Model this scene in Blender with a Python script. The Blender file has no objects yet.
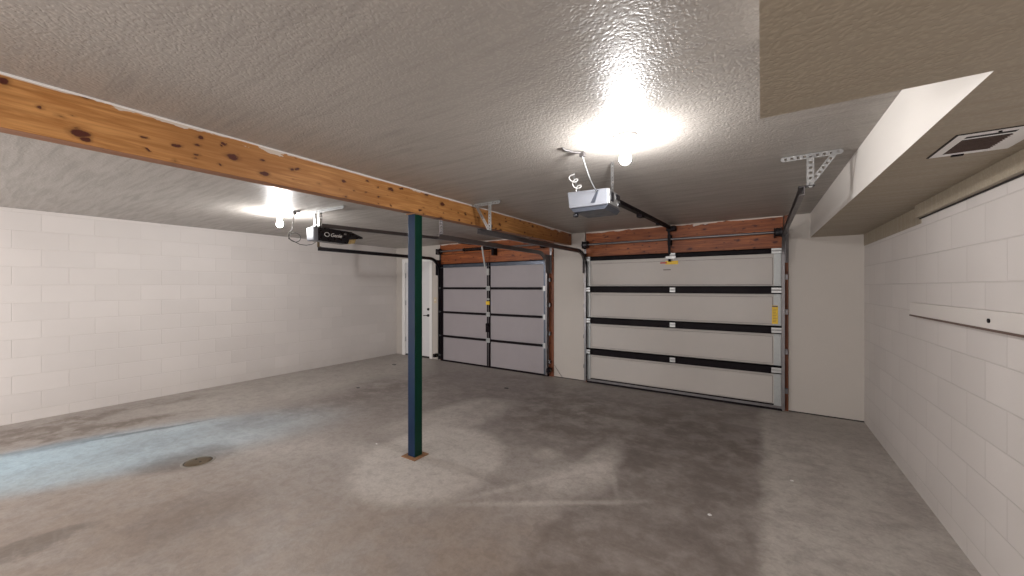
import bpy, math, random
from mathutils import Vector, Matrix
C = bpy.context.scene.collection
PI = math.pi
random.seed(4)

# room (metres): X to the right along the door wall, Y towards the door wall, Z up
XL, XR, YB, YF, ZC, ZS = -6.85, 0.955, -5.2, 5.63, 2.367, 2.083

# ------------------------------------------------------------------ nodes
class NT:
    def __init__(s, name):
        s.m = bpy.data.materials.new(name); s.m.use_nodes = True
        s.t = s.m.node_tree; s.n = s.t.nodes; s.l = s.t.links
        s.b = s.n['Principled BSDF']
    def node(s, kind, **kw):
        n = s.n.new(kind)
        for k, v in kw.items():
            if k.startswith('_'): setattr(n, k[1:], v)
            else: s.put(n.inputs[k.replace('0x', ' ')], v)
        return n
    def put(s, sock, v):
        if isinstance(v, bpy.types.NodeSocket): s.l.new(v, sock)
        else:
            if sock.type == 'RGBA' and len(v) == 3: v = (*v, 1)
            sock.default_value = v
    def coord(s):
        return s.n.new('ShaderNodeTexCoord').outputs['Object']
    def math(s, op, a, b=0.0, c=None):
        n = s.n.new('ShaderNodeMath'); n.operation = op
        s.put(n.inputs[0], a); s.put(n.inputs[1], b)
        if c is not None: s.put(n.inputs[2], c)
        return n.outputs[0]
    def vmath(s, op, a, b):
        n = s.n.new('ShaderNodeVectorMath'); n.operation = op
        s.put(n.inputs[0], a); s.put(n.inputs[1], b)
        return n.outputs[0]
    def noise(s, vec, scale, detail=4, rough=.55, dist=0.0, color=False):
        n = s.n.new('ShaderNodeTexNoise')
        s.put(n.inputs['Vector'], vec); n.inputs['Scale'].default_value = scale
        n.inputs['Detail'].default_value = detail; n.inputs['Roughness'].default_value = rough
        n.inputs['Distortion'].default_value = dist
        return n.outputs['Color' if color else 'Fac']
    def smooth(s, v, a, b, lo=0.0, hi=1.0):
        n = s.n.new('ShaderNodeMapRange'); n.interpolation_type = 'SMOOTHSTEP'
        s.put(n.inputs[0], v); n.inputs[1].default_value = a; n.inputs[2].default_value = b
        n.inputs[3].default_value = lo; n.inputs[4].default_value = hi
        return n.outputs[0]
    def mix(s, f, a, b, mode='MIX'):
        n = s.n.new('ShaderNodeMix'); n.data_type = 'RGBA'; n.blend_type = mode
        s.put(n.inputs[0], f); s.put(n.inputs[6], a); s.put(n.inputs[7], b)
        return n.outputs[2]
    def mapping(s, vec, loc=(0,0,0), rot=(0,0,0), sc=(1,1,1), kind='POINT'):
        n = s.n.new('ShaderNodeMapping'); n.vector_type = kind
        s.put(n.inputs['Vector'], vec)
        n.inputs['Location'].default_value = loc; n.inputs['Rotation'].default_value = rot; n.inputs['Scale'].default_value = sc
        return n.outputs[0]
    def bump(s, h, strength=.3, dist=.01, prev=None):
        n = s.n.new('ShaderNodeBump')
        s.put(n.inputs['Height'], h); n.inputs['Strength'].default_value = strength; n.inputs['Distance'].default_value = dist
        if prev: s.l.new(prev, n.inputs['Normal'])
        return n.outputs[0]
    def out(s, color=None, rough=None, normal=None, metal=None, spec=None):
        for k, v in (('Base Color', color), ('Roughness', rough), ('Normal', normal), ('Metallic', metal), ('Specular IOR Level', spec)):
            if v is not None: s.put(s.b.inputs[k], v)
        return s.m

def plain(name, col, rough=.5, metal=0.0, var=.12, scale=25, spec=.5):
    t = NT(name); c = t.coord()
    f = t.noise(c, scale, 3)
    a = tuple(x * (1 - var) for x in col); b = tuple(min(1, x * (1 + var)) for x in col)
    return t.out(t.mix(f, a, b), t.smooth(f, .2, .8, max(0, rough - .08), min(1, rough + .08)), metal=metal, spec=spec)

def emit(name, col, strength):
    t = NT(name); t.put(t.b.inputs['Base Color'], (1, 1, 1))
    t.put(t.b.inputs['Emission Color'], col); t.b.inputs['Emission Strength'].default_value = strength
    return t.m

def block_wall(name, axis, u0):
    t = NT(name); c = t.coord()
    sx = t.n.new('ShaderNodeSeparateXYZ'); t.l.new(c, sx.inputs[0])
    cb = t.n.new('ShaderNodeCombineXYZ')
    t.l.new(t.math('ADD', sx.outputs[axis], u0), cb.inputs[0])
    t.l.new(t.math('ADD', sx.outputs[2], -.115 + .403), cb.inputs[1])
    wob = t.noise(c, 6, 2, color=True)
    vec = t.vmath('ADD', cb.outputs[0], t.vmath('SCALE', wob, (0, 0, 0)))
    br = t.node('ShaderNodeTexBrick', _offset=.5, _squash=1.0)
    t.put(br.inputs['Vector'], cb.outputs[0])
    for k, v in (('Scale', 1.0), ('Mortar Size', .005), ('Mortar Smooth', .6), ('Bias', 0.0), ('Brick Width', .41), ('Row Height', .2015)):
        br.inputs[k].default_value = v
    br.inputs['Color1'].default_value = (1, 1, 1, 1); br.inputs['Color2'].default_value = (.9, .9, .9, 1)
    br.inputs['Mortar'].default_value = (1, 1, 1, 1)
    m = br.outputs['Fac']
    base = t.mix(t.noise(c, 1.3, 4), (.60, .56, .54), (.69, .645, .62))
    base = t.mix(.55, base, t.mix(1.0, base, br.outputs['Color'], 'MULTIPLY'))
    joint = .45 if 'right' in name else .22
    base = t.mix(t.math('MULTIPLY', m, joint), base, (.46, .42, .40))
    # grime low on the wall
    g = t.smooth(sx.outputs[2], .02, .3, .25, 0)
    base = t.mix(t.math('MULTIPLY', g, t.noise(c, 5, 5)), base, (.42, .38, .34))
    n1 = t.bump(t.noise(c, 90, 5, .7), .22, .004)
    n2 = t.bump(t.math('SUBTRACT', 1.0, m), .5, .005, n1)
    return t.out(base, .62, n2, spec=.35)

def ceiling_mat(name, ca, cb, rough=.42, bs=.5, streak=.28):
    t = NT(name); c = t.coord()
    f = t.noise(c, 1.1, 4); k = t.noise(c, 110, 4, .6)
    v = t.node('ShaderNodeTexVoronoi', _feature='SMOOTH_F1'); t.put(v.inputs['Vector'], t.vmath('ADD', c, t.vmath('MULTIPLY', t.noise(c, 20, 2, color=True), (.03, .03, .03)))); v.inputs['Scale'].default_value = 75
    h = t.math('ADD', t.smooth(v.outputs['Distance'], .15, .55), t.math('MULTIPLY', k, .8))
    col = t.mix(f, ca, cb)
    stk = t.noise(t.mapping(c, sc=(1.2, 13, 1)), 1.6, 5, .6, .6)
    col = t.mix(t.smooth(stk, .45, .75, 0, streak), col, tuple(x * .55 for x in ca))
    rough = t.smooth(stk, .3, .7, rough - .1, rough + .1)
    col = t.mix(t.smooth(h, .7, 1.3, 0, .22), col, tuple(x * .7 for x in ca))
    return t.out(col, rough, t.bump(h, bs, .0020), spec=.5)

def wood_mat(name, axis, c1, c2, knot=(.07, .012, .008), seam=None, mud=None, knots=1.0, redx=None):
    """grain runs along axis; seam = z of a joint; mud = z above which plaster is smeared"""
    t = NT(name); c = t.coord()
    sx = t.n.new('ShaderNodeSeparateXYZ'); t.l.new(c, sx.inputs[0])
    st = [9, 9, 9]; st[axis] = .7
    g = t.mapping(c, sc=tuple(st))
    gr = t.noise(g, 3.2, 6, .62, 1.2)
    col = t.mix(t.smooth(gr, .3, .72), c1, c2)
    fine = [60, 60, 60]; fine[axis] = 1.5
    col = t.mix(t.smooth(t.noise(t.mapping(c, sc=tuple(fine)), 2, 3), .35, .7, 0, .3), col, tuple(x * .5 for x in c1))
    col = t.mix(t.smooth(t.noise(c, 1.7, 2), .35, .7, 0, .5), col, tuple(x * .75 for x in c1))
    if redx: col = t.mix(t.smooth(sx.outputs[axis], redx[0], redx[1], 0, .75), col, (.20, .055, .02))
    wob = t.noise(c, 16, 3)
    kc = t.n.new('ShaderNodeCombineXYZ')
    t.l.new(t.math('ADD', t.math('MULTIPLY', sx.outputs[axis], 5.2), t.math('MULTIPLY', wob, .35)), kc.inputs[0])
    t.l.new(t.math('ADD', t.math('MULTIPLY', sx.outputs[0 if axis == 2 else 2], 9.5), t.math('MULTIPLY', wob, .35)), kc.inputs[1])
    for off, gain in (((0, 0, 0), 1.0), ((3.3, 7.7, 0), .55)):
        kv = t.node('ShaderNodeTexVoronoi', _voronoi_dimensions='2D'); t.put(kv.inputs['Vector'], t.mapping(kc.outputs[0], loc=off, sc=(1/gain, 1/gain, 1))); kv.inputs['Scale'].default_value = 1.0
        thr = t.n.new('ShaderNodeSeparateColor'); t.l.new(kv.outputs['Color'], thr.inputs[0])
        rad = t.math('MULTIPLY', t.smooth(thr.outputs[0], .50, 1.0), .17 * knots)
        dd = t.math('SUBTRACT', kv.outputs['Distance'], rad)
        pres = t.math('GREATER_THAN', thr.outputs[0], .60)
        col = t.mix(t.math('MULTIPLY', t.math('MULTIPLY', t.smooth(dd, -.03, .14, 1, 0), .5), pres), col, tuple(x * .4 for x in c1))
        col = t.mix(t.math('MULTIPLY', t.math('MULTIPLY', t.smooth(dd, -.045, .012, 1, 0), .95), pres), col, knot)
    if seam is not None:
        d = t.math('ABSOLUTE', t.math('SUBTRACT', sx.outputs[2], seam))
        col = t.mix(t.smooth(d, .002, .006, 1, 0), col, (.03, .01, .005))
    if mud is not None:
        ms = [14, 14, 14]; ms[axis] = 5
        nz = t.noise(t.mapping(c, sc=tuple(ms)), 1.0, 4, .6)
        big = t.smooth(t.noise(c, 2.2, 2), .5, .72)
        e = t.math('ADD', sx.outputs[2], t.math('MULTIPLY', t.math('ADD', t.math('MULTIPLY', big, .17), .02), t.math('SUBTRACT', nz, .5)))
        mm = t.smooth(e, mud, mud + .004)
        col = t.mix(t.math('MULTIPLY', mm, .9), col, (.62, .56, .50))
    return t.out(col, .5, t.bump(gr, .12, .004), spec=.35)

def concrete():
    t = NT('stained_concrete'); c = t.coord()
    wob = t.vmath('SUBTRACT', t.noise(c, 1.3, 6, .65, color=True), (.5, .5, .5))
    p = t.vmath('ADD', c, t.vmath('MULTIPLY', wob, (.75, .75, 0)))
    pf = t.vmath('ADD', c, t.vmath('MULTIPLY', t.vmath('SUBTRACT', t.noise(c, 5, 5, .7, color=True), (.5, .5, .5)), (.16, .16, 0)))
    pm = t.vmath('ADD', c, t.vmath('MULTIPLY', t.vmath('SUBTRACT', t.noise(c, 7, 3, .6, color=True), (.5, .5, .5)), (.05, .05, 0)))
    def blob(cx, cy, rx, ry, rot=0, soft=.5, box=False, v=p):
        q = t.mapping(v, (cx, cy, 0), (0, 0, rot), (rx, ry, 1), 'TEXTURE')
        s = t.n.new('ShaderNodeSeparateXYZ'); t.l.new(q, s.inputs[0])
        x, y = s.outputs[0], s.outputs[1]
        if box: d = t.math('MAXIMUM', t.math('ABSOLUTE', x), t.math('ABSOLUTE', y))
        else: d = t.math('SQRT', t.math('ADD', t.math('MULTIPLY', x, x), t.math('MULTIPLY', y, y)))
        return t.smooth(d, 1 - soft, 1 + soft, 1, 0)
    n1 = t.noise(p, .9, 8, .6); n2 = t.noise(c, 4, 8, .65); n3 = t.noise(c, 45, 4, .7)
    base = t.mix(t.smooth(n1, .3, .7), (.325, .285, .265), (.43, .39, .365))
    base = t.mix(t.smooth(n2, .35, .75, 0, .45), base, (.42, .385, .355))
    def lay(mask, amt, col, tex=None):
        nonlocal base
        f = t.math('MULTIPLY', mask, amt)
        if tex is not None: f = t.math('MULTIPLY', f, tex)
        base = t.mix(f, base, col)
    patch = t.smooth(n2, .36, .60, .35, 1)
    LT = (.66, .61, .57); DK = (.125, .10, .092); BR = (.30, .215, .155)
    # broad zones
    lay(blob(-2.2, .9, 2.6, .9, .35), .5, BR, patch)
    lay(blob(-1.5, 4.2, 1.7, 1.1, 0, .45), .85, DK, patch)
    lay(blob(-.55, 3.3, .55, 2.3, 0, .16, True, p), .62, DK, patch)
    lay(blob(-4.0, 3.9, 1.3, 1.2, .2), .6, DK, patch)
    lay(blob(.5, 3.4, .49, 4.6, 0, .10, True, pf), .92, (.57, .535, .495), patch)
    lay(blob(.55, 5.1, .5, .45), .4, (.25, .22, .2), patch)
    lay(blob(-6.0, 3.2, .75, 2.4, -.05, .3), .7, (.50, .47, .43), patch)
    lay(blob(-4.65, 2.7, .28, 1.9, -.12, .6), .55, DK, patch)
    lay(blob(-3.6, 1.9, .2, 1.6, -1.2, .6), .3, LT, patch)
    lay(blob(-2.4, 2.36, .60, .72, .25, .13, False, pf), .8, LT, t.smooth(n2, .3, .5, .6, 1))
    lay(blob(-2.95, 3.4, .35, .75, -.2, .4), .6, LT, patch)
    # smears of light dust before the right door
    lay(blob(-1.2, 2.75, .22, .36, -.3, .4, False, pf), .5, LT, patch)
    lay(blob(-1.24, 2.31, .52, .030, .609, .8, False, pm), .6, LT, t.smooth(n2, .3, .5, .5, 1))
    lay(blob(-1.45, 2.5, .45, .035, .995, .8, False, pm), .5, LT)
    lay(blob(-.95, 2.86, .30, .02, 1.99, .8, False, pm), .25, LT)
    lay(blob(-1.14, 3.05, .13, .40, .05, .6, False, pf), .85, LT, patch)
    lay(blob(-1.6, 3.0, .10, .12, 0, .6, False, pf), .6, LT, patch)
    lay(blob(-1.3, 4.1, .3, .12, 0, .6), .5, (.34, .31, .29), patch)
    lay(blob(-.35, 3.0, .2, .5, 0, .6), .35, DK, patch)
    # dark marks on the left
    lay(blob(-5.9, .85, .2, .8, -.25, .5), .8, (.13, .095, .07), t.smooth(n2, .38, .6))
    lay(blob(-6.35, .6, .28, .6, 0, .5), .7, (.14, .10, .075), t.smooth(n2, .4, .6))
    lay(blob(-6.45, 1.5, .16, .7, -.1, .5), .6, (.15, .11, .085), t.smooth(n2, .4, .6))
    lay(blob(-4.18, 1.18, .34, .2, .9, .6), .75, (.12, .09, .075))
    lay(blob(-3.5, .33, .09, .22, -.05, .4), .55, (.12, .10, .085))
    lay(blob(-3.15, .95, .26, .3, 0, .5), .35, (.15, .11, .09))
    lay(blob(-5.35, 1.15, .035, .5, -.3, .6, False, pf), .8, (.11, .10, .10))
    lay(blob(-5.55, .62, .09, .35, -.2, .5), .6, (.16, .15, .15))
    lay(blob(-3.2, 5.2, .5, .25), .5, DK, patch)
    # paint specks
    vs = t.node('ShaderNodeTexVoronoi'); t.put(vs.inputs['Vector'], pf); vs.inputs['Scale'].default_value = 2.6
    lay(t.smooth(vs.outputs['Distance'], .018, .035, 1, 0), .6, (.6, .58, .55), t.math('GREATER_THAN', n2, .5))
    n4 = t.noise(c, 13, 9, .72, .4); n5 = t.noise(t.mapping(c, rot=(0, 0, .5), sc=(2, 16, 1)), 1.5, 6, .65, .8)
    base = t.mix(t.smooth(n4, .42, .68, 0, .30), base, (.15, .12, .10))
    base = t.mix(t.smooth(n4, .56, .28, 0, .16), base, (.50, .45, .40))
    base = t.mix(t.smooth(n5, .5, .75, 0, .16), base, (.46, .41, .37))
    base = t.mix(t.smooth(n3, .3, .8, 0, .3), base, (.18, .155, .14))
    rough = t.smooth(n1, .3, .7, .38, .62)
    return t.out(base, rough, t.bump(t.math('ADD', n3, t.math('MULTIPLY', n2, 2.0)), .12, .01), spec=.45)

M = dict(
    wall=block_wall('painted_block', 1, -.0),
    drywall=plain('painted_drywall', (.47, .43, .395), .6, var=.05, scale=3),
    ceil=ceiling_mat('textured_ceiling', (.335, .308, .282), (.41, .378, .348)),
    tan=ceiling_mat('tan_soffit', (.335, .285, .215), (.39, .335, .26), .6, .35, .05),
    soffwhite=plain('soffit_white', (.74, .70, .66), .6, var=.03, scale=4),
    floor=concrete(),
    beam=wood_mat('pine_beam', 1, (.40, .165, .045), (.64, .32, .11), mud=ZC - .014, redx=(4.0, 6.2)),
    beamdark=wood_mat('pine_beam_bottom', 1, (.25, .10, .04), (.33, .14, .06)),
    header=wood_mat('fir_header', 0, (.20, .048, .014), (.40, .125, .035), seam=2.16, mud=ZC - .018, knots=.8),
    jamb=wood_mat('fir_jamb', 2, (.15, .04, .015), (.25, .08, .03), knots=.7),
    blue=plain('dark_blue_paint', (.002, .016, .05), .4, var=.2, scale=6, spec=.25),
    green=plain('dark_green_paint', (.002, .034, .020), .4, var=.2, scale=6, spec=.2),
    rust=plain('rusty_plate', (.26, .13, .06), .7, var=.4, scale=40),
    panel=plain('door_panel_cream', (.44, .405, .38), .5, var=.05, scale=5),
    panel2=plain('door_panel_lilac', (.31, .28, .295), .5, var=.07, scale=4),
    dark=plain('dark_steel', (.007, .004, .006), .55, var=.3, scale=20, spec=.12),
    groove=plain('groove_shadow', (.12, .10, .09), .7),
    track=plain('track_steel', (.17, .16, .165), .38, .7, .2, 15),
    dtrack=plain('dark_track_steel', (.035, .032, .036), .35, .6, .3, 15),
    bluesteel=plain('blue_grey_steel', (.075, .085, .11), .35, .6, .2, 10),
    galv=plain('galvanised_steel', (.38, .38, .38), .42, .75, .15, 60),
    galvm=plain('galvanised_stile', (.36, .37, .37), .45, .35, .15, 40),
    silver=plain('silver_housing', (.21, .22, .25), .45, .1, .05, 10),
    white=plain('white_paint', (.78, .77, .76), .45, var=.03),
    doorwhite=plain('door_white', (.66, .65, .66), .45, var=.03),
    black=plain('black_plastic', (.008, .008, .012), .3, var=.2),
    amber=plain('amber_lens', (.45, .33, .15), .3),
    yellow=plain('yellow_sticker', (.75, .48, .02), .5, var=.08),
    red=plain('red_sticker', (.45, .05, .03), .5),
    ivory=plain('ivory_plastic', (.52, .43, .30), .45),
    brownedge=plain('brown_wood_edge', (.13, .085, .07), .6),
    cord=plain('dark_cord', (.05, .045, .045), .5),
    brass=plain('aged_brass', (.12, .085, .05), .5, .5, .4, 60),
    concrete_lip=plain('drain_rim_mortar', (.26, .23, .2), .8, var=.2, scale=60),
    slot=plain('dark_opening', (.02, .015, .014), .8),
    bulb=emit('lit_bulb', (1.0, .985, .97), 700), bulb2=emit('lit_bulb_far', (1.0, .985, .97), 1050),
)

# ------------------------------------------------------------------ mesh building (world coordinates)
class MB:
    def __init__(s): s.v = []; s.f = []; s.mi = []; s.sm = []
    def add(s, vs, fs, mi=0, smooth=False):
        k = len(s.v); s.v += [Vector(p) for p in vs]
        for f in fs: s.f.append([i + k for i in f]); s.mi.append(mi); s.sm.append(smooth)
        return s
    def box(s, x0, x1, y0, y1, z0, z1, mi=0):
        vs = [(x, y, z) for z in (z0, z1) for y in (y0, y1) for x in (x0, x1)]
        return s.add(vs, [(0,2,3,1),(4,5,7,6),(0,1,5,4),(2,6,7,3),(0,4,6,2),(1,3,7,5)], mi)
    def obox(s, c, ax, ay, az, hx, hy, hz, mi=0):
        c = Vector(c); ax, ay, az = Vector(ax).normalized(), Vector(ay).normalized(), Vector(az).normalized()
        vs = [c + ax*hx*i + ay*hy*j + az*hz*k for k in (-1,1) for j in (-1,1) for i in (-1,1)]
        return s.add(vs, [(0,2,3,1),(4,5,7,6),(0,1,5,4),(2,6,7,3),(0,4,6,2),(1,3,7,5)], mi)
    def prism(s, poly, axis, a, b, mi=0):
        """poly in the two other axes, in order; extruded from a to b along axis"""
        n = len(poly); o = [i for i in range(3) if i != axis]
        def P(p, t):
            r = [0, 0, 0]; r[axis] = t; r[o[0]] = p[0]; r[o[1]] = p[1]; return tuple(r)
        vs = [P(p, a) for p in poly] + [P(p, b) for p in poly]
        fs = [tuple(range(n))[::-1], tuple(range(n, 2*n))] + [(i, (i+1) % n, n + (i+1) % n, n + i) for i in range(n)]
        return s.add(vs, fs, mi)
    def cyl(s, p0, p1, r, r1=None, n=16, mi=0, cap=True):
        p0, p1 = Vector(p0), Vector(p1); r1 = r if r1 is None else r1
        d = (p1 - p0).normalized(); u = d.orthogonal().normalized(); w = d.cross(u)
        vs = [p + (u*math.cos(2*PI*i/n) + w*math.sin(2*PI*i/n))*q for p, q in ((p0, r), (p1, r1)) for i in range(n)]
        s.add(vs, [(i, (i+1) % n, n + (i+1) % n, n + i) for i in range(n)], mi, True)
        if cap: s.add(vs[:n], [tuple(range(n))[::-1]], mi); s.add(vs[n:], [tuple(range(n))], mi)
        return s
    def tube(s, pts, r, n=8, mi=0):
        pts = [Vector(p) for p in pts]; rings = []; u = None
        for i, p in enumerate(pts):
            d = (pts[min(i+1, len(pts)-1)] - pts[max(i-1, 0)]).normalized()
            u = d.orthogonal().normalized() if u is None else (u - d*u.dot(d)).normalized()
            w = d.cross(u); rings.append([p + (u*math.cos(2*PI*k/n) + w*math.sin(2*PI*k/n))*r for k in range(n)])
        vs = [q for ring in rings for q in ring]
        fs = [(i*n + k, i*n + (k+1) % n, (i+1)*n + (k+1) % n, (i+1)*n + k) for i in range(len(pts)-1) for k in range(n)]
        s.add(vs, fs, mi, True)
        s.add(rings[0], [tuple(range(n))[::-1]], mi); s.add(rings[-1], [tuple(range(n))], mi)
        return s
    def lathe(s, c, prof, n=24, mi=0):
        """profile of (radius, z) about the vertical through c"""
        vs = [(c[0] + r*math.cos(2*PI*k/n), c[1] + r*math.sin(2*PI*k/n), c[2] + z) for r, z in prof for k in range(n)]
        fs = [(i*n + k, i*n + (k+1) % n, (i+1)*n + (k+1) % n, (i+1)*n + k) for i in range(len(prof)-1) for k in range(n)]
        return s.add(vs, fs, mi, True)
    def sweep(s, X, path, prof, mi=0):
        """closed profile of (across X, along the path's normal) swept along a path in the YZ plane"""
        n = len(prof); P = [Vector((0, y, z)) for y, z in path]; vs = []
        for i, p in enumerate(P):
            d = (P[min(i+1, len(P)-1)] - P[max(i-1, 0)]).normalized(); nn = Vector((0, -d.z, d.y))
            vs += [Vector((X + a, 0, 0)) + p + nn*b for a, b in prof]
        fs = [(i*n + k, i*n + (k+1) % n, (i+1)*n + (k+1) % n, (i+1)*n + k) for i in range(len(P)-1) for k in range(n)]
        fs += [tuple(range(n))[::-1], tuple(range(len(vs)-n, len(vs)))]
        return s.add(vs, fs, mi)
    def perf(s, p0, p1, wdir, w=.034, th=.003, pitch=.03):
        """a flat steel strap with a row of punched holes"""
        p0, p1 = Vector(p0), Vector(p1); d = (p1-p0); L = d.length; d.normalize()
        wd = Vector(wdir); wd = (wd - d*wd.dot(d)).normalized(); nn = d.cross(wd)
        for sg in (-1, 1): s.obox((p0+p1)/2 + wd*sg*w*.37, d, wd, nn, L/2, w*.13, th/2)
        k = max(2, int(L/pitch))
        for i in range(k+1): s.obox(p0 + d*(L*i/k), d, wd, nn, L/k*.27, w*.25, th/2)
        return s
    def angle(s, p0, p1, w1, w2, w=.034):
        """perforated angle iron: two punched flanges meeting at the line p0-p1"""
        p0, p1, w1, w2 = Vector(p0), Vector(p1), Vector(w1).normalized(), Vector(w2).normalized()
        s.perf(p0 + w1*w/2, p1 + w1*w/2, w1, w); s.perf(p0 + w2*w/2, p1 + w2*w/2, w2, w)
        return s
    def build(s, name, mats, parent=None, bevel=0, origin=None):
        if not isinstance(mats, (list, tuple)): mats = [mats]
        if parent is None: o0 = Vector(origin) if origin else Vector((0, 0, 0))
        else:
            o0 = Vector(parent.get('_o', (0, 0, 0)))
        me = bpy.data.meshes.new(name)
        me.from_pydata([v - o0 for v in s.v], [], s.f)
        for m in mats: me.materials.append(m)
        for p, k, q in zip(me.polygons, s.mi, s.sm): p.material_index = k; p.use_smooth = q
        me.update()
        o = bpy.data.objects.new(name, me); C.objects.link(o)
        if parent is None: o.location = o0
        else: o.parent = parent
        o['_o'] = tuple(o0)
        if bevel:
            b = o.modifiers.new('bevel', 'BEVEL'); b.width = bevel; b.segments = 2; b.limit_method = 'ANGLE'
        return o

def tag(o, label=None, cat=None, group=None, kind=None):
    for k, v in (('label', label), ('category', cat), ('group', group), ('kind', kind)):
        if v: o[k] = v
    return o
def thing(name, loc, label, cat, group=None, kind=None):
    o = bpy.data.objects.new(name, None); o.location = loc; o.empty_display_size = .1; C.objects.link(o)
    o['_o'] = tuple(loc); return tag(o, label, cat, group, kind)

# ------------------------------------------------------------------ the room
tag(MB().box(XL-.2, XR+.2, YB-.2, YF+.3, -.2, 0).build('floor', M['floor']), 'stained grey brown concrete garage floor', 'floor', kind='structure')
tag(MB().box(XL-.2, XR+.2, YB-.2, YF+.3, ZC, ZC+.2).build('ceiling', M['ceil']), 'greige textured garage ceiling with two lit bulbs', 'ceiling', kind='structure')
tag(MB().box(XL-.2, XL, YB, YF+.3, 0, ZC).build('wall_left', M['wall']), 'white painted block wall on the left', 'wall', kind='structure')
wr = block_wall('painted_block_right', 1, -2.73 + .41*20)
tag(MB().box(XR, XR+.2, YB, YF+.3, 0, ZC).build('wall_right', wr), 'white painted block wall on the right with a ledge board', 'wall', kind='structure')
tag(MB().box(XL, XR, YB-.2, YB, 0, ZC).build('wall_back', M['drywall']), 'plain drywall behind the viewer', 'wall', kind='structure')

D1 = (-5.44, -2.98)   # left garage door opening
D2 = (-2.29, 0.215)   # right garage door opening
DT = 1.97
w = MB()
def rpanel(x0, x1, z0, z1):       # drywall sheet with eased edges
    w.box(x0, x1, YF, YF+.3, z0, z1)
rpanel(XL, -6.60, .0, ZC); rpanel(-6.60, -5.755, 2.07, ZC); rpanel(-5.755, -5.50, 0, ZC)
rpanel(-2.885, -2.335, .012, ZC); rpanel(.278, XR, .012, ZC)
w.box(-5.50, -2.885, YF+.04, YF+.3, 0, ZC); w.box(-2.335, .278, YF+.04, YF+.3, 0, ZC)
w.box(-6.60, -5.755, YF+.12, YF+.3, 0, 2.07)
tag(w.build('wall_front', M['drywall']), 'greige drywall around the two garage doors', 'wall', kind='structure')
tag(MB().box(-2.885, -2.335, YF-.003, YF+.01, 0, .012).box(.278, XR, YF-.003, YF+.01, 0, .012).build('gap_shade_front', M['slot']), 'dark gap line under the drywall panels', 'gap', kind='structure')  # solid dark strip standing in for the shaded gap under the panels

# soffit: L-shaped, white sides, tan underside
s = MB(); L = [(-.003, YB), (XR, YB), (XR, YF), (.483, YF), (.524, 1.563), (-.003, 1.563)]
s.prism(L, 2, ZS, ZC)
s.mi = [1 if i == 0 else 0 for i in range(len(s.f))]
tag(s.build('ceiling_soffit', [M['soffwhite'], M['tan']]), 'boxed-in soffit with white side and tan underside holding the vent', 'soffit', kind='structure')
s = MB(); s.box(XR-.035, XR, YB, 3.85, 1.992, ZS); s.box(XR-.012, XR, YB, 3.86, 1.985, 1.992, 1)  # thin dark second box paints in the gap shadow below the ledger
tag(s.build('trim_1', [M['tan'], M['slot']], bevel=.003), 'tan ledger strip under the soffit along the right wall', 'trim', kind='structure')
s = MB(); s.box(XR-.004, XR, 3.85, YF, 1.955, ZS)  # thin tan box lying flat on the wall below the soffit
tag(s.build('trim_2', M['tan']), 'thin tan strip at the top of the right wall by the corner', 'trim', kind='structure')

# wooden headers and jambs of the door openings
for i, (x0, x1, nm) in enumerate(((-5.47, -2.90, 'left'), (-2.315, .225, 'right'))):
    z1 = ZC
    m = MB().box(x0, x1, YF-.008, YF+.04, DT-.02, 2.158).box(x0, x1, YF-.008, YF+.04, 2.162, z1)
    tag(m.build('trim_%d' % (3+i), M['header'], bevel=.003), 'reddish fir header boards over the %s garage door' % nm, 'header', kind='structure')
for i, (x0, x1, z1, lb) in enumerate(((-5.50, -5.455, ZC, 'left side of the left garage door'), (-2.975, -2.888, DT+.2, 'right side of the left garage door'),
                                      (-2.333, -2.30, DT+.2, 'left side of the right garage door'), (.235, .276, ZC, 'right side of the right garage door'))):
    if i in (1, 2): z1 = DT - .022
    m = MB().box(x0, x1, YF-.006, YF+.04, 0, z1)
    tag(m.build('trim_%d' % (5+i), M['jamb'], bevel=.002), 'reddish wooden jamb board on the ' + lb, 'jamb', kind='structure')

# ------------------------------------------------------------------ beam and post
BX0, BX1, BZ = -2.648, -2.556, 2.157
b = MB().box(BX0, BX1, YB, YF-.03, BZ-.012, ZC)
beam = b.build('wooden_beam', M['beam'], bevel=.004)
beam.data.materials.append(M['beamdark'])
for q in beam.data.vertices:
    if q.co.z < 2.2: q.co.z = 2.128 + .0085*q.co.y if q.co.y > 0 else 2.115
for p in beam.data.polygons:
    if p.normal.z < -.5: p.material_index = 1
tag(beam, 'long knotty pine beam under the ceiling carried by the green post', 'beam')
m = MB(); m.box(BX1, BX1+.006, YB, YF-.03, ZC-.007, ZC)
m.build('plaster_bead', M['white'], beam)

PX, PY, PW = -2.568, 2.315, .044
post = thing('steel_post', (PX, PY, 0), 'square steel post painted dark green and blue standing under the wooden beam', 'post')
m = MB().box(PX-PW, PX+PW, PY-PW, PY+PW, .006, BZ-.018)
m.mi = [0, 0, 1, 0, 0, 0]
m.build('shaft', [M['green'], M['blue']], post, bevel=.004)
m = MB().box(PX-.085, PX+.085, PY-.085, PY+.085, 0, .007)
m.build('base_plate', M['rust'], post, bevel=.002)
m = MB().box(PX-.05, PX+.05, PY-.06, PY+.06, BZ-.019, BZ-.012)
m.build('cap_plate', M['rust'], post)

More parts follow.
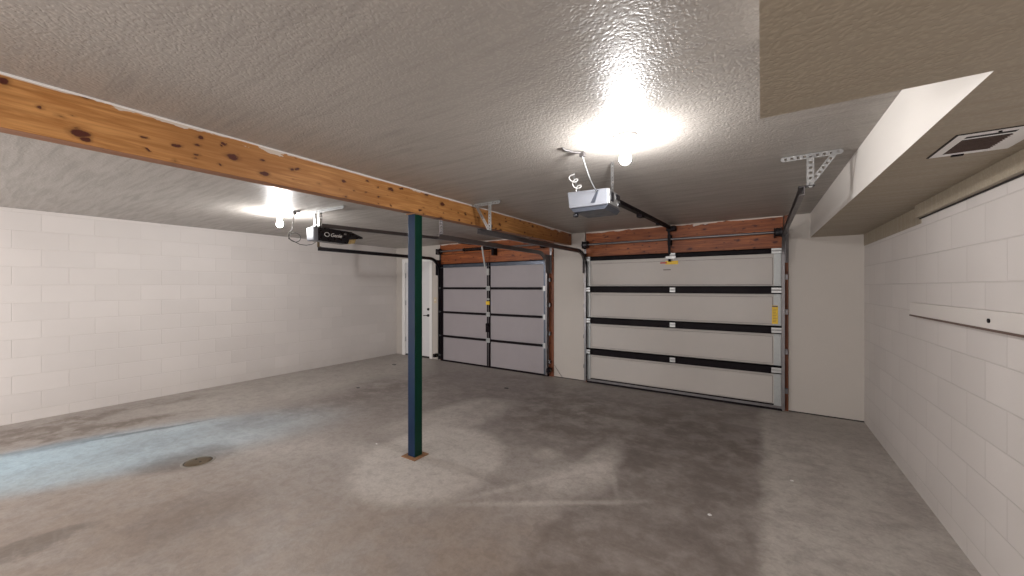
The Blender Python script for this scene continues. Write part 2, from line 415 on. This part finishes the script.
# ------------------------------------------------------------------ garage doors
def door_right():
    x0, x1 = D2; y = YF - .03
    d = thing('door_1', ((x0+x1)/2, y, 0), 'closed cream sectional garage door with three black struts, right of the two', 'garage door', kind='structure')
    H = (DT-.04)/4
    for k in range(4):
        z0, z1 = .03 + k*H, .03 + (k+1)*H - .006
        m = MB(); m.box(x0, x1, y+.012, y+.045, z0, z1, 1)
        a, b_, c_, e = x0+.085, x1-.10, z0+.055, z1-.095
        g = .004
        m.box(x0, x1, y, y+.013, z0, c_-g); m.box(x0, x1, y, y+.013, e+g, z1)
        m.box(x0, a-g, y, y+.013, c_-g, e+g); m.box(b_+g, x1, y, y+.013, c_-g, e+g)
        m.box(a, b_, y-.001, y+.013, c_, e)
        sec = m.build('section', [M['panel'], M['groove']], d)
        for (sa, sb) in ((x0+.004, x0+.06), (x1-.085, x1-.012)):
            MB().box(sa, sb, y-.010, y+.001, z0+.004, z1-.004).build('end_stile', M['galvm'], sec, bevel=.002)
    for k in range(1, 5):
        z = .03 + k*H
        m = MB(); z0, z1 = z-.062, z+.034
        if k == 4: z0, z1 = z-.052, z+.012
        # U shaped strut
        m.box(x0+.015, x1-.01, y-.013, y-.009, z0, z1)
        m.box(x0+.015, x1-.01, y-.055, y-.010, z1-.014, z1); m.box(x0+.015, x1-.01, y-.055, y-.010, z0, z0+.010)
        m.box(x0+.015, x1-.01, y-.055, y-.051, z0, z0+.022); m.box(x0+.015, x1-.01, y-.055, y-.051, z1-.022, z1)
        st = m.build('strut', M['dark'], d)
        for hx, hw in (((x0+.04), .035), ((x0+x1)/2+.02, .035), ((x1-.06), .05)):
            h = MB()
            h.box(hx-hw, hx+hw, y-.062, y-.056, (z0+z1)/2+.006, (z0+z1)/2+.028)
            h.box(hx-hw, hx+hw, y-.062, y-.056, (z0+z1)/2-.034, (z0+z1)/2-.010)
            h.box(hx-hw*.5, hx+hw*.5, y-.058, y-.010, (z0+z1)/2-.034, (z0+z1)/2+.028)
            h.cyl((hx-hw, y-.062, (z0+z1)/2-.002), (hx+hw, y-.062, (z0+z1)/2-.002), .008, n=8)
            h.build('hinge', M['galv'], st)
    m = MB().box(x0, x1, y-.012, y+.03, .028, .058); m.build('bottom_retainer', M['track'], d)
    m = MB().box(x0, x1, y-.006, y+.036, .0, .03); m.build('bottom_seal', M['dark'], d)
    m = MB().box(x0+.06, x1-.08, y-.004, y, .058, .075); m.build('seal_flange', M['dark'], d)
    m = MB().box(.112, .172, y-.013, y-.0105, 1.05, 1.275); m.box(.114, .170, y-.0135, y-.0128, 1.255, 1.272, 1)
    for q in range(9): m.box(.120, .12+.03+.015*((q*7) % 3)/2, y-.0135, y-.0128, 1.075+q*.019, 1.079+q*.019, 1)
    tag(m.build('warning_sticker', [M['yellow'], M['brownedge']], d), 'yellow warning sticker on the end stile')
    m = MB().box(-1.12, -.955, y-.004, y-.0015, 1.815, 1.865); m.box(-1.19, -1.10, y-.005, y-.0012, 1.83, 1.85, 1)
    tag(m.build('caution_sticker', [M['yellow'], M['red']], d), 'small red and yellow sticker at top centre')
    m = MB().box(-1.15, -1.05, y-.003, y-.0015, 1.735, 1.747); m.build('printed_mark', M['groove'], d)

def door_left():
    x0, x1 = D1; y = YF - .03
    d = thing('door_2', ((x0+x1)/2, y, 0), 'closed lilac grey panel garage door with black grid frame behind the post, left of the two', 'garage door', kind='structure')
    H = (DT-.04)/4; xc = (x0+x1)/2 - .01
    for k in range(4):
        z0, z1 = .03 + k*H, .03 + (k+1)*H - .004
        m = MB(); m.box(x0, x1, y, y+.04, z0, z1)
        sec = m.build('section', M['panel2'], d)
        m = MB().box(xc-.035, xc+.035, y-.022, y, z0, z1); m.box(xc-.006, xc+.006, y-.026, y-.022, z0, z1, 1)
        m.build('center_stile', [M['dark'], M['track']], sec)
        MB().box(x0, x0+.06, y-.018, y, z0, z1).build('end_stile', M['dark'], sec)
        MB().box(x1-.075, x1-.02, y-.018, y, z0, z1).build('end_stile', M['bluesteel'], sec)
        if k:
            m = MB().box(xc-.04, xc+.04, y-.034, y-.026, z0-.045, z0+.04); m.cyl((xc-.045, y-.036, z0-.003), (xc+.045, y-.036, z0-.003), .008, n=8)
            m.build('hinge', M['galvm'], sec)
            m = MB().box(x1-.085, x1-.015, y-.034, y-.018, z0-.045, z0+.04); m.build('hinge', M['galv'], sec)
    for k in range(1, 4):
        z = .03 + k*H
        MB().box(x0+.02, x1-.05, y-.020, y-.001, z-.024, z+.018).box(x0+.02, x1-.05, y-.03, y-.02, z+.008, z+.018).build('rail', M['dark'], d)
    z = DT
    m = MB().box(x0, x1-.03, y-.010, y-.001, z-.085, z-.010); m.box(x0, x1-.03, y-.055, y-.010, z-.022, z-.010, 1); m.box(x0, x1-.03, y-.045, y-.010, z-.085, z-.075)
    m.build('top_strut', [M['bluesteel'], M['dark']], d)
    MB().box(x0, x1, y-.008, y+.034, 0, .03).build('bottom_seal', M['dark'], d)
    m = MB().box(xc-.055, xc+.03, y-.029, y-.027, 1.17, 1.235); tag(m.build('warning_sticker', M['yellow'], d), 'small yellow sticker on the centre stile')
    m = MB().box(xc-.028, xc+.028, y-.045, y-.027, 1.72, 1.84); m.box(xc-.028, xc+.028, y-.029, y-.026, 1.26, 1.29); m.build('operator_bracket', M['galv'], d)
    m = MB().cyl((xc-.03, y-.04, .8), (xc+.03, y-.04, .8), .03, n=12); m.box(xc-.05, xc+.02, y-.04, y-.02, .66, .82); m.build('lock_mechanism', M['dark'], d)
door_right(); door_left()

# ------------------------------------------------------------------ tracks
def track(name, X, side, zt, yend, label, mat, yv=YF-.075, r=.27, upright=True):
    """side=+1: the channel opens towards +X"""
    path = [(yv, .03), (yv, .6), (yv, zt-r)]
    for i in range(1, 13):
        a = PI/2*i/12; path.append((yv - r + r*math.cos(a), zt - r + r*math.sin(a)))
    path += [(yv - r - .5, zt), (yend, zt)]
    t = .004; W = .030; H = .028
    prof = [(0, -H), (side*W, -H), (side*W, -H+t), (side*t, -H+t), (side*t, H-t), (side*W, H-t), (side*W, H), (0, H)]
    if side < 0: prof = prof[::-1]
    o = thing(name, (X, yv, 0), label, 'door track')
    MB().sweep(X, path, prof).build('channel', mat, o)
    if upright:
        xb = X - side*.002
        for z in (.25, .72, 1.2, 1.62):
            m = MB(); m.box(min(xb, xb - side*.030), max(xb, xb - side*.030), YF-.004-.05, YF-.008, z-.03, z+.03)
            m.box(min(X, xb - side*.03), max(X, xb - side*.03), YF-.058, YF-.054, z-.02, z+.02)
            m.build('wall_bracket', M['track'], o)
        m = MB(); m.box(min(xb, xb-side*.004), max(xb, xb-side*.004), YF-.16, YF-.01, zt-.33, zt-.02)
        m.box(min(xb, xb-side*.04), max(xb, xb-side*.04), YF-.014, YF-.009, zt-.33, zt+.12)
        m.build('flag_bracket', mat, o)
        for z in (.12, .52, 1.0, 1.48):
            m = MB(); m.cyl((X+side*.004, yv, z), (X+side*.016, yv, z), .022, n=12); m.cyl((X+side*.01, yv, z), (X+side*.05, yv+.01, z), .005, n=8)
            m.build('roller', M['galv'], o)
    return o
track('door_track', D2[1]+.022, -1, 2.125, 3.08, 'steel door track on the right jamb of the right garage door, below the soffit', M['track'])
track('door_track', D2[0]-.018, 1, 2.045, 2.87, 'steel track left of the right garage door, running back beside the beam', M['track'])
track('door_track', D1[1]+.015, -1, 2.058, 3.02, 'dark door track on the right jamb of the left garage door', M['track'])
track('door_track', D1[0]-.025, 1, 2.065, 3.05, 'dark door track next to the white hinged door', M['dtrack'])

def hanger(label, X, y, zt, x0, x1, sgn, mat):
    o = thing('track_hanger', (X, y, ZC), label, 'bracket')
    m = MB().angle((x0, y, ZC-.003), (x1, y, ZC-.003), (0, 1, 0), (0, 0, -1), .03); m.build('ceiling_angle', mat, o)
    m = MB().angle((X, y-.005, ZC-.01), (X, y-.005, zt+.0), (1, 0, 0), (0, 1, 0), .036); m.build('drop_angle', mat, o)
    return o
h = hanger('galvanised perforated track hanger on the ceiling beside the soffit', .25, 3.10, 2.154, .12, .42, 1, M['galv'])
MB().angle((.41, 3.105, ZC-.012), (.285, 3.105, 2.175), (0, 1, 0), (-1, 0, 0), .03).build('diagonal_brace', M['galv'], h)
MB().box(.205, .29, 3.09, 3.15, 2.154, 2.160).build('clamp_plate', M['dtrack'], h)
h = hanger('galvanised perforated track hanger against the beam beyond the green post', -2.31, 3.06, 2.074, -2.50, -2.18, -1, M['galvm'])
MB().angle((-2.50, 3.07, ZC-.012), (-2.335, 3.07, 2.09), (0, 1, 0), (1, 0, 0), .03).build('diagonal_brace', M['galv'], h)
h = thing('track_hanger', (-2.98, 3.05, ZC), 'short dark track hanger dropping behind the beam', 'bracket')
MB().angle((-3.0, 3.06, ZC), (-3.0, 3.06, 2.088), (1, 0, 0), (0, 1, 0), .05).build('drop_angle', M['track'], h)
h = thing('track_hanger', (-5.47, 3.08, ZC), 'thin track hanger at the rear end of the far left track', 'bracket')
MB().box(-5.50, -5.475, 3.06, 3.085, 2.094, ZC).box(-5.50, -5.43, 3.06, 3.085, 2.094, 2.10).build('drop_angle', M['brass'], h)

# torsion shafts above the doors
def shaft(x0, x1, z, label, spring=None):
    y = YF - .105
    o = thing('torsion_shaft', ((x0+x1)/2, y, z), label, 'torsion shaft')
    MB().cyl((x0-.06, y, z), (x1+.05, y, z), .0155, n=14).build('tube', M['track'], o)
    for x in (x0+.01, x1-.03):
        MB().cyl((x-.03, y, z), (x+.02, y, z), .052, .046, n=20).cyl((x+.02, y, z), (x+.035, y, z), .06, n=20).build('cable_drum', M['dtrack'], o)
        MB().box(x-.045, x-.038, y-.05, YF-.01, z-.06, z+.05).build('end_bearing', M['dark'], o)
    if spring:
        pts = []; a, b_ = spring
        for i in range(0, 24*12+1):
            an = 2*PI*i/12; pts.append((a + (b_-a)*i/(24*12), y + .026*math.cos(an), z + .026*math.sin(an)))
        MB().tube(pts, .0055, 6).build('spring', M['dark'], o)
        for qa in (a-.03, b_): MB().cyl((qa, y, z), (qa+.03, y, z), .034, n=14).build('winding_cone', M['dtrack'], o)
    return o
s1 = shaft(D2[0]+.0, D2[1]-.01, 2.158, 'grey steel torsion shaft across the header of the right garage door', )
s2 = shaft(D1[0]+.0, D1[1]-.01, 2.215, 'steel torsion shaft with black spring across the header of the left garage door', (-4.75, -4.12))
MB().box(-1.075, -1.035, YF-.125, YF-.009, 2.08, 2.22).build('center_bracket', M['dark'], s1)
MB().box(-4.10, -4.05, YF-.125, YF-.009, 2.08, 2.30).build('center_bracket', M['dark'], s2)

# ------------------------------------------------------------------ openers
def opener_silver():
    X = -1.045; yb = 2.66
    o = thing('garage_door_opener', (X, yb, 2.1), 'silver grey garage door opener hanging beside the lit bulb, rail to the right door', 'door opener')
    m = MB(); xa, xb = -1.25, -.925
    m.prism([(xa, 2.232), (xa+.015, 2.105), (xb, 2.105), (xb, 2.222)], 1, yb, yb+.27)
    m.build('housing', M['silver'], o, bevel=.008)
    m = MB(); m.prism([(xa+.02, 2.104), (xa+.05, 2.072), (xb-.03, 2.072), (xb-.005, 2.104)], 1, yb+.01, yb+.30)
    m.build('underside_lens', M['bluesteel'], o, bevel=.004)
    m = MB().lathe((xa+.05, yb+.05, 2.04), [(.001, 0), (.018, .002), (.022, .012), (.020, .028), (.008, .034), (.007, .06)], 14); m.build('adjustment_knob', M['black'], o)
    # side end plate with cut-outs
    m = MB().box(xb, xb+.006, yb+.005, yb+.26, 2.11, 2.215); endp = m.build('end_plate', M['galv'], o, bevel=.002)
    for q in ((.03, .09, 2.135, 2.20), (.15, .24, 2.165, 2.205), (.20, .25, 2.12, 2.15)):
        MB().box(xb+.006, xb+.012, yb+q[0], yb+q[1], q[2], q[3]).build('terminal_opening', M['black'], endp)
    # a slanted slot on the back face
    m = MB().prism([(xa+.19, 2.125), (xa+.225, 2.125), (xa+.255, 2.215), (xa+.24, 2.215)], 1, yb-.003, yb+.002); m.build('vent_slot', M['bluesteel'], o)
    # rail: inverted T
    r = MB(); p0 = Vector((X, yb+.2, 2.215)); p1 = Vector((X, YF-.05, 2.305)); d = (p1-p0).normalized()
    up = Vector((0, -d.z, d.y)); mid = (p0+p1)/2; Lh = (p1-p0).length/2
    r.obox(mid, d, (1, 0, 0), up, Lh, .022, .004); r.obox(mid + up*.018, d, (1, 0, 0), up, Lh, .005, .018)
    r.obox(mid + up*.034, d, (1, 0, 0), up, Lh, .014, .004)
    rl = r.build('rail', M['dark'], o)
    m = MB(); q = p0 + (p1-p0)*.42; m.obox(q - up*.016, d, (1, 0, 0), up, .06, .026, .014); m.build('trolley', M['dark'], rl); m = MB(); q2 = p0 + (p1-p0)*.72; m.obox(q2 - up*.012, d, (1, 0, 0), up, .05, .020, .01)
    m.build('chain_clip', M['dark'], rl)
    m = MB().box(X-.045, X+.075, YF-.14, YF-.045, 2.27, 2.335); m.build('header_bracket', M['dark'], o, bevel=.004)
    m = MB().obox((X-.012, YF-.10, 2.07), (0, .1, -1), (1, 0, 0), (0, 1, .1), .22, .017, .004); m.build('arm', M['dark'], o)
    m = MB().box(X-.06, X+.07, YF-.10, YF-.088, 1.89, 1.925); m.build('arm_bracket', M['galv'], o)
    # hanging straps
    m = MB().perf((xb-.01, yb+.12, 2.22), (-.86, 2.56, ZC-.004), (0, 1, 0), .034); m.build('hanging_strap', M['galv'], o)
    m = MB().perf((xa+.06, yb+.10, 2.23), (-1.20, 2.66, ZC-.004), (0, 1, 0), .03); m.build('hanging_strap', M['galv'], o)
    # power cord from a ceiling plug
    c0 = Vector((-.945, 2.235, ZC-.035)); c1 = Vector((xa+.24, yb+.0, 2.205))
    pts = [c0 + (c1-c0)*t + Vector((0, 0, -.03*math.sin(PI*t))) for t in [i/14 for i in range(15)]]
    m = MB().tube(pts, .0045, 8); m.build('power_cord', M['galvm'], o)
    m = MB().box(-.96, -.93, 2.22, 2.25, ZC-.04, ZC-.012); m.tube([(-.945, 2.23, ZC-.018), (-.99, 2.19, ZC-.016), (-1.02, 2.14, ZC-.012), (-1.03, 2.12, ZC-.003)], .007, 8); m.build('plug', M['cord'], o, bevel=.002)
    pts = []
    for i in range(61):
        t = i/60; a = 2*PI*3*t
        pts.append((-1.205 + .05*t + .028*math.cos(a), 2.63 + .08*t, ZC-.012 - .13*t + .022*math.sin(a)*min(1, 4*t)))
    m = MB().tube(pts, .0035, 6); tag(m.build('signal_wire', M['white'], o), 'white coiled low voltage wire')

def opener_black():
    X = -4.22; yb = 2.27
    o = thing('garage_door_opener', (X, yb, 2.1), 'black garage door opener with silver end and white lettering hanging over the left bay', 'door opener')
    xa, xb = -4.265, -4.115
    m = MB().box(xa, xb, yb-.02, yb+.035, 2.018, 2.168); m.build('end_cover', M['silver'], o, bevel=.012)
    m = MB().prism([(yb+.035, 2.172), (yb+.035, 2.02), (yb+.40, 2.012), (yb+.43, 2.10), (yb+.46, 2.165)], 0, xa+.004, xb-.004); m.build('housing', M['black'], o, bevel=.008)
    m = MB().prism([(yb+.43, 2.168), (yb+.60, 2.115), (yb+.60, 2.098), (yb+.43, 2.07)], 0, xa+.01, xb-.006); m.build('lens_hood', M['black'], o, bevel=.003)
    m = MB().prism([(yb+.41, 2.068), (yb+.52, 2.088), (yb+.50, 2.03), (yb+.42, 2.018)], 0, xa+.02, xb-.02); m.build('lamp_lens', M['amber'], o, bevel=.006)
    m = MB().box(X-.045, X+.05, yb+.03, yb+.20, 2.172, 2.19).build('motor_cap', M['cord'], o, bevel=.004)
    # logo on the side facing the right: ring, letter bar, dot
    ring = MB(); n = 28; cy, cz = yb+.135, 2.098
    for i in range(n):
        a = 2*PI*i/n; ring.obox((xb-.003, cy+.028*math.cos(a), cz+.022*math.sin(a)), (1, 0, 0), (0, math.cos(a), math.sin(a)), (0, -math.sin(a), math.cos(a)), .0015, .0035, .0035)
    ring.build('emblem', M['white'], o)
    cu = bpy.data.curves.new('lettering', 'FONT'); cu.body = 'Genie'; cu.size = .058; cu.shear = .25; cu.extrude = .0008; cu.offset = .0004
    to = bpy.data.objects.new('lettering', cu); C.objects.link(to)
    dg = bpy.context.evaluated_depsgraph_get(); me = bpy.data.meshes.new_from_object(to.evaluated_get(dg)); bpy.data.objects.remove(to)
    lo = bpy.data.objects.new('lettering', me); C.objects.link(lo); me.materials.clear(); me.materials.append(M['white'])
    lo.parent = o; lo.location = Vector((xb-.002, yb+.175, 2.078)) - Vector(o.location); lo.rotation_euler = (PI/2, 0, PI/2)
    m = MB().box(xb-.005, xb-.0025, yb+.345, yb+.375, 2.118, 2.135); m.build('indicator_button', M['galv'], o)
    r = MB(); p0 = Vector((X, yb+.10, 2.205)); p1 = Vector((X, YF-.05, 2.305)); d = (p1-p0).normalized(); up = Vector((0, -d.z, d.y)); mid = (p0+p1)/2; Lh = (p1-p0).length/2
    r.obox(mid, d, (1, 0, 0), up, Lh, .024, .018); r.obox(mid + up*.019, d, (1, 0, 0), up, Lh, .026, .003); r.obox(mid - up*.019, d, (1, 0, 0), up, Lh, .026, .003)
    rl = r.build('rail', M['track'], o)
    m = MB(); q = p0 + (p1-p0)*.80; m.obox(q - up*.02, d, (1, 0, 0), up, .16, .032, .028); m.build('trolley', M['dark'], rl, bevel=.004)
    m = MB().box(X-.04, X+.04, YF-.16, YF-.045, 2.235, 2.32); m.build('header_bracket', M['dtrack'], o, bevel=.003)
    q = p0 + (p1-p0)*.88
    m = MB().obox((X-.03, YF-.16, 2.05), (0, .25, -1), (1, 0, 0), (0, 1, .25), .20, .016, .004); m.build('arm', M['galvm'], o)
    # perforated angles to the ceiling
    for ax, sd in ((-4.26, 1), (-4.14, -1)): MB().angle((ax, yb+.06, 2.165), (ax, yb+.06, ZC-.004), (sd, 0, 0), (0, 1, 0), .03).build('drop_angle', M['galv'], o)
    m = MB().angle((-4.42, yb+.05, ZC-.003), (-3.70, yb+.07, ZC-.003), (0, 1, 0), (0, 0, -1), .03); m.build('ceiling_angle', M['galvm'], o)
    # cord dropping from a ceiling plug in a loop
    pts = [(-4.42, 2.20, ZC-.02), (-4.425, 2.19, 2.30), (-4.43, 2.18, 2.18), (-4.42, 2.17, 2.14)]
    for i in range(1, 20):
        a = PI*.5 + 2*PI*i/15; pts.append((-4.40 + .0*i, 2.19 + .055*math.cos(a)*1.2, 2.085 + .06*math.sin(a) - .002*i))
    pts += [(-4.38, 2.24, 1.985), (-4.36, 2.30, 1.98), (-4.33, 2.35, 1.995), (-4.31, 2.38, 2.02)]
    m = MB().tube(pts, .0045, 8); m.build('power_cord', M['cord'], o)
    m = MB().box(-4.435, -4.405, 2.185, 2.215, ZC-.045, ZC-.004); m.tube([(-4.42, 2.2, ZC-.012), (-4.38, 2.24, ZC-.006)], .008); m.build('plug', M['cord'], o, bevel=.003)
opener_silver(); opener_black()

# ------------------------------------------------------------------ bulbs in ceiling lampholders
def lamp(x, y, label, glass='bulb'):
    o = thing('ceiling_light', (x, y, ZC), label, 'light')
    m = MB().lathe((x, y, ZC), [(.068, 0), (.068, -.008), (.060, -.018), (.034, -.024), (.028, -.040), (.026, -.062), (.020, -.064), (.001, -.064)], 32)
    m.build('lampholder', M['white'], o)
    prof = [(.013, -.058), (.015, -.078), (.024, -.098), (.030, -.115), (.032, -.130), (.029, -.146), (.021, -.157), (.010, -.163), (.001, -.164)]
    m = MB().lathe((x, y, ZC), prof, 24); m.build('bulb', M[glass], o)
lamp(-.65, 2.16, 'lit bare bulb in white ceiling lampholder beside the silver opener')
lamp(-4.70, 2.17, 'lit bare bulb on the ceiling beyond the beam, left of the black opener', 'bulb2')

# ------------------------------------------------------------------ white hinged door in the left corner
dx0, dx1 = -6.555, -5.80
d = thing('door_3', ((dx0+dx1)/2, YF+.01, 0), 'white hinged door in the far left corner, half hidden by the green post', 'door', kind='structure')
m = MB().box(dx0, dx1, YF+.02, YF+.06, .03, 2.03)
m.build('door_leaf', M['doorwhite'], d, bevel=.003)
m = MB().box(dx0-.09, dx0-.005, YF-.016, YF+.0, .0, 2.115).box(dx1+.005, dx1+.075, YF-.016, YF+.0, .0, 2.115).box(dx0-.005, dx1+.005, YF-.016, YF+.0, 2.035, 2.115)
m.box(dx0-.045, dx0-.003, YF, YF+.11, 0, 2.07).box(dx1+.003, dx1+.045, YF, YF+.11, 0, 2.07).box(dx0-.003, dx1+.003, YF, YF+.11, 2.033, 2.07)
m.build('frame', M['white'], d, bevel=.003)
m = MB().box(dx0-.003, dx1+.003, YF+.0, YF+.11, 0, .025); m.build('threshold', M['slot'], d)
kx, kz = dx1-.045, .90
m = MB().cyl((kx, YF+.02, kz), (kx, YF-.012, kz), .027, n=16).cyl((kx, YF-.01, kz), (kx, YF-.045, kz), .010, n=10).tube([(kx, YF-.042, kz), (kx-.05, YF-.044, kz+.002), (kx-.105, YF-.04, kz-.004)], .009, 8)
tag(m.build('lever_handle', M['black'], d), 'black lever handle')
m = MB().cyl((kx, YF+.02, kz+.13), (kx, YF-.01, kz+.13), .027, n=16).box(kx-.005, kx+.005, YF-.026, YF-.01, kz+.115, kz+.145)
tag(m.build('deadbolt', M['black'], d), 'black deadbolt')
for z in (.35, 1.15, 1.75): MB().cyl((dx0-.002, YF+.008, z-.05), (dx0-.002, YF+.008, z+.05), .010, n=10).build('door_hinge', M['galvm'], d)
m = MB().box(-5.675, -5.60, YF-.006, YF, 1.165, 1.285)
o = m.build('light_switch', M['ivory'], origin=(-5.64, YF-.003, 1.22), bevel=.003); tag(o, 'ivory light switch plate right of the white hinged door', 'switch')
MB().box(-5.645, -5.63, YF-.014, YF-.006, 1.215, 1.24).build('toggle', M['white'], o)
def sensor(x, y, z, label):
    o = thing('safety_sensor', (x, y, z), label, 'sensor')
    MB().box(x-.03, x+.025, y-.07, y+.02, z-.035, z+.035).build('body', M['dark'], o, bevel=.005)
    MB().cyl((x+.025, y-.02, z), (x+.032, y-.02, z), .016, n=12).build('lens', M['brass'], o)
    MB().box(x-.02, x+.01, y+.02, y+.045, z-.015, z+.015).build('mounting_tab', M['galvm'], o)
sensor(-5.56, YF-.05, .10, 'small dark safety sensor low beside the white hinged door')
sensor(-2.93, YF-.07, .12, 'small dark safety sensor low on the jamb between the two garage doors')
pts = [(-2.87, YF-.012, .20), (-2.84, YF-.010, .15), (-2.80, YF-.010, .10), (-2.76, YF-.012, .05), (-2.72, YF-.02, .015)]
m = MB().tube(pts, .003, 6); tag(m.build('sensor_wire', M['cord'], origin=(-2.8, YF, 0)), 'thin wire looping to the floor between the garage doors', 'wire')

# ------------------------------------------------------------------ ledge board on the right wall
m = MB().box(XR-.025, XR-.0005, YB+.01, 4.0, 1.295, 1.385)
lb = m.build('ledge_board', plain('board_white', (.64, .60, .57), .55, var=.04), origin=(XR-.012, 1.0, 1.34), bevel=.003)
tag(lb, 'long white painted board screwed along the right block wall', 'board')
MB().box(XR-.027, XR-.0005, YB+.01, 4.0, 1.284, 1.295).build('raw_edge', M['brownedge'], lb)
for yy in (2.82, 1.6, .5): MB().cyl((XR-.024, yy, 1.335), (XR-.030, yy, 1.335), .011, n=12).build('bolt', M['dark'], lb)

# ------------------------------------------------------------------ air vent in the soffit
vx0, vx1, vy0, vy1 = .632, .862, 2.15, 2.458
v = thing('air_vent', ((vx0+vx1)/2, (vy0+vy1)/2, ZS), 'white metal air register in the tan soffit underside', 'vent')
m = MB(); z0, z1 = ZS-.003, ZS
ix0, ix1, iy0, iy1 = .664, .795, 2.185, 2.425
m.box(vx0, ix0, vy0, vy1, z0, z1); m.box(ix1, vx1, vy0, vy1, z0, z1); m.box(ix0, ix1, vy0, iy0, z0, z1); m.box(ix0, ix1, iy1, vy1, z0, z1)
m.box(ix0, ix1, iy0+.030, iy0+.040, z0, z1)
m.build('frame', M['white'], v, bevel=.002)
MB().box(ix0, ix1, iy0, iy1, z1-.0015, z1-.0005).build('duct_opening', M['slot'], v)
for i in range(10):
    y = iy0 + .052 + i*.0185
    MB().obox(((ix0+ix1)/2, y, ZS-.003), (1, 0, 0), (0, 1, .5), (0, -.5, 1), (ix1-ix0)/2, .0065, .0008).build('louver', M['brownedge'], v)
MB().box(.70, .735, vy1-.012, vy1+.004, z0-.006, z0).build('damper_lever', M['dark'], v)
MB().cyl((.742, vy0+.017, z0), (.742, vy0+.017, z0-.004), .005, n=10).build('screw', M['dark'], v)
m = MB().box(vx0-.007, vx0, vy0-.006, vy1, ZS-.003, ZS).box(vx0, vx1, vy0-.006, vy0, ZS-.003, ZS).build('caulk_gap', M['slot'], v)

# ------------------------------------------------------------------ floor drain
dc = (-4.03, 1.205)
v = thing('floor_drain', (dc[0], dc[1], 0), 'small tarnished brass drain cover set in the floor near the blue daylight patch', 'drain')
m = MB(); 
m.lathe((dc[0], dc[1], 0), [(.001, .010), (.050, .010), (.088, .007), (.094, .001)], 28)
m.build('cover', M['brass'], v)
m = MB(); m.lathe((dc[0], dc[1], 0), [(.098, .001), (.102, .004), (.112, .004), (.120, .001)], 28); m.build('mortar_rim', M['concrete_lip'], v)
m = MB().lathe((dc[0], dc[1], 0), [(.093, .0015), (.099, .0015)], 28); m.build('gap', M['slot'], v)
for i, (dx, dy) in enumerate(((.045, 0), (-.045, 0))): MB().cyl((dc[0]+dx, dc[1]+dy, .009), (dc[0]+dx, dc[1]+dy, .012), .008, n=10).build('screw', M['slot'], v)

# little bits of debris on the floor
def chip(x, y, r, mat, label):
    m = MB(); n = 7; pts = [(x + r*random.uniform(.6, 1.2)*math.cos(2*PI*i/n), y + r*random.uniform(.4, 1.0)*math.sin(2*PI*i/n)) for i in range(n)]
    m.prism(pts, 2, 0, .005); o = m.build('paint_chip', M[mat], origin=(x, y, 0)); tag(o, label, 'debris')
chip(-3.06, 2.28, .012, 'white', 'tiny white chip on the floor left of the green post')
chip(.20, 3.62, .014, 'white', 'white chip on the clean floor strip near the right door')
chip(-.28, 2.78, .013, 'white', 'white chip on the dark stained floor before the right garage door')
chip(-3.15, 4.6, .045, 'cord', 'dark leaf-like scrap on the floor before the left garage door')
chip(-5.0, 3.4, .035, 'cord', 'dark scrap on the floor in the left bay')
chip(-5.9, 4.8, .05, 'cord', 'dark scrap on the floor near the white hinged door')

# ------------------------------------------------------------------ light
def point(x, y, z, e, r, col=(1, .985, .975)):
    l = bpy.data.lights.new('fill', 'POINT'); l.energy = e; l.shadow_soft_size = r; l.color = col
    o = bpy.data.objects.new('added_fill', l); o.location = (x, y, z); C.objects.link(o); return o  # added fill lights out of view, no fixture modelled for them
point(-1.6, -2.9, 1.2, 310, .5)
point(-5.2, -2.9, 1.2, 310, .5)
sp = bpy.data.lights.new('daylight', 'SPOT'); sp.energy = 1900; sp.color = (.2, .68, 1.0); sp.shadow_soft_size = .05
sp.spot_size = math.radians(17); sp.spot_blend = .7
so = bpy.data.objects.new('daylight_spot', sp); so.location = (-6.7, -3.6, 2.0); C.objects.link(so)
so.rotation_euler = (Vector((-5.0, .60, 0)) - so.location).to_track_quat('-Z', 'Y').to_euler()
wd = bpy.data.worlds.new('world'); bpy.context.scene.world = wd; wd.use_nodes = True
wd.node_tree.nodes['Background'].inputs[0].default_value = (.5, .5, .5, 1); wd.node_tree.nodes['Background'].inputs[1].default_value = .3

# ------------------------------------------------------------------ camera
cam = bpy.data.cameras.new('camera'); co = bpy.data.objects.new('camera', cam); C.objects.link(co)
co.location = (0, 0, 1.5); co.rotation_euler = (PI/2, 0, math.atan(249/376))
cam.sensor_width = 36; cam.lens = 376/1024*36; cam.shift_y = -1/1024; cam.clip_start = .02
sc = bpy.context.scene; sc.camera = co
sc.view_settings.view_transform = 'Standard'; sc.view_settings.look = 'None'; sc.view_settings.exposure = 0
for o in list(bpy.data.objects):
    if '_o' in o: del o['_o']
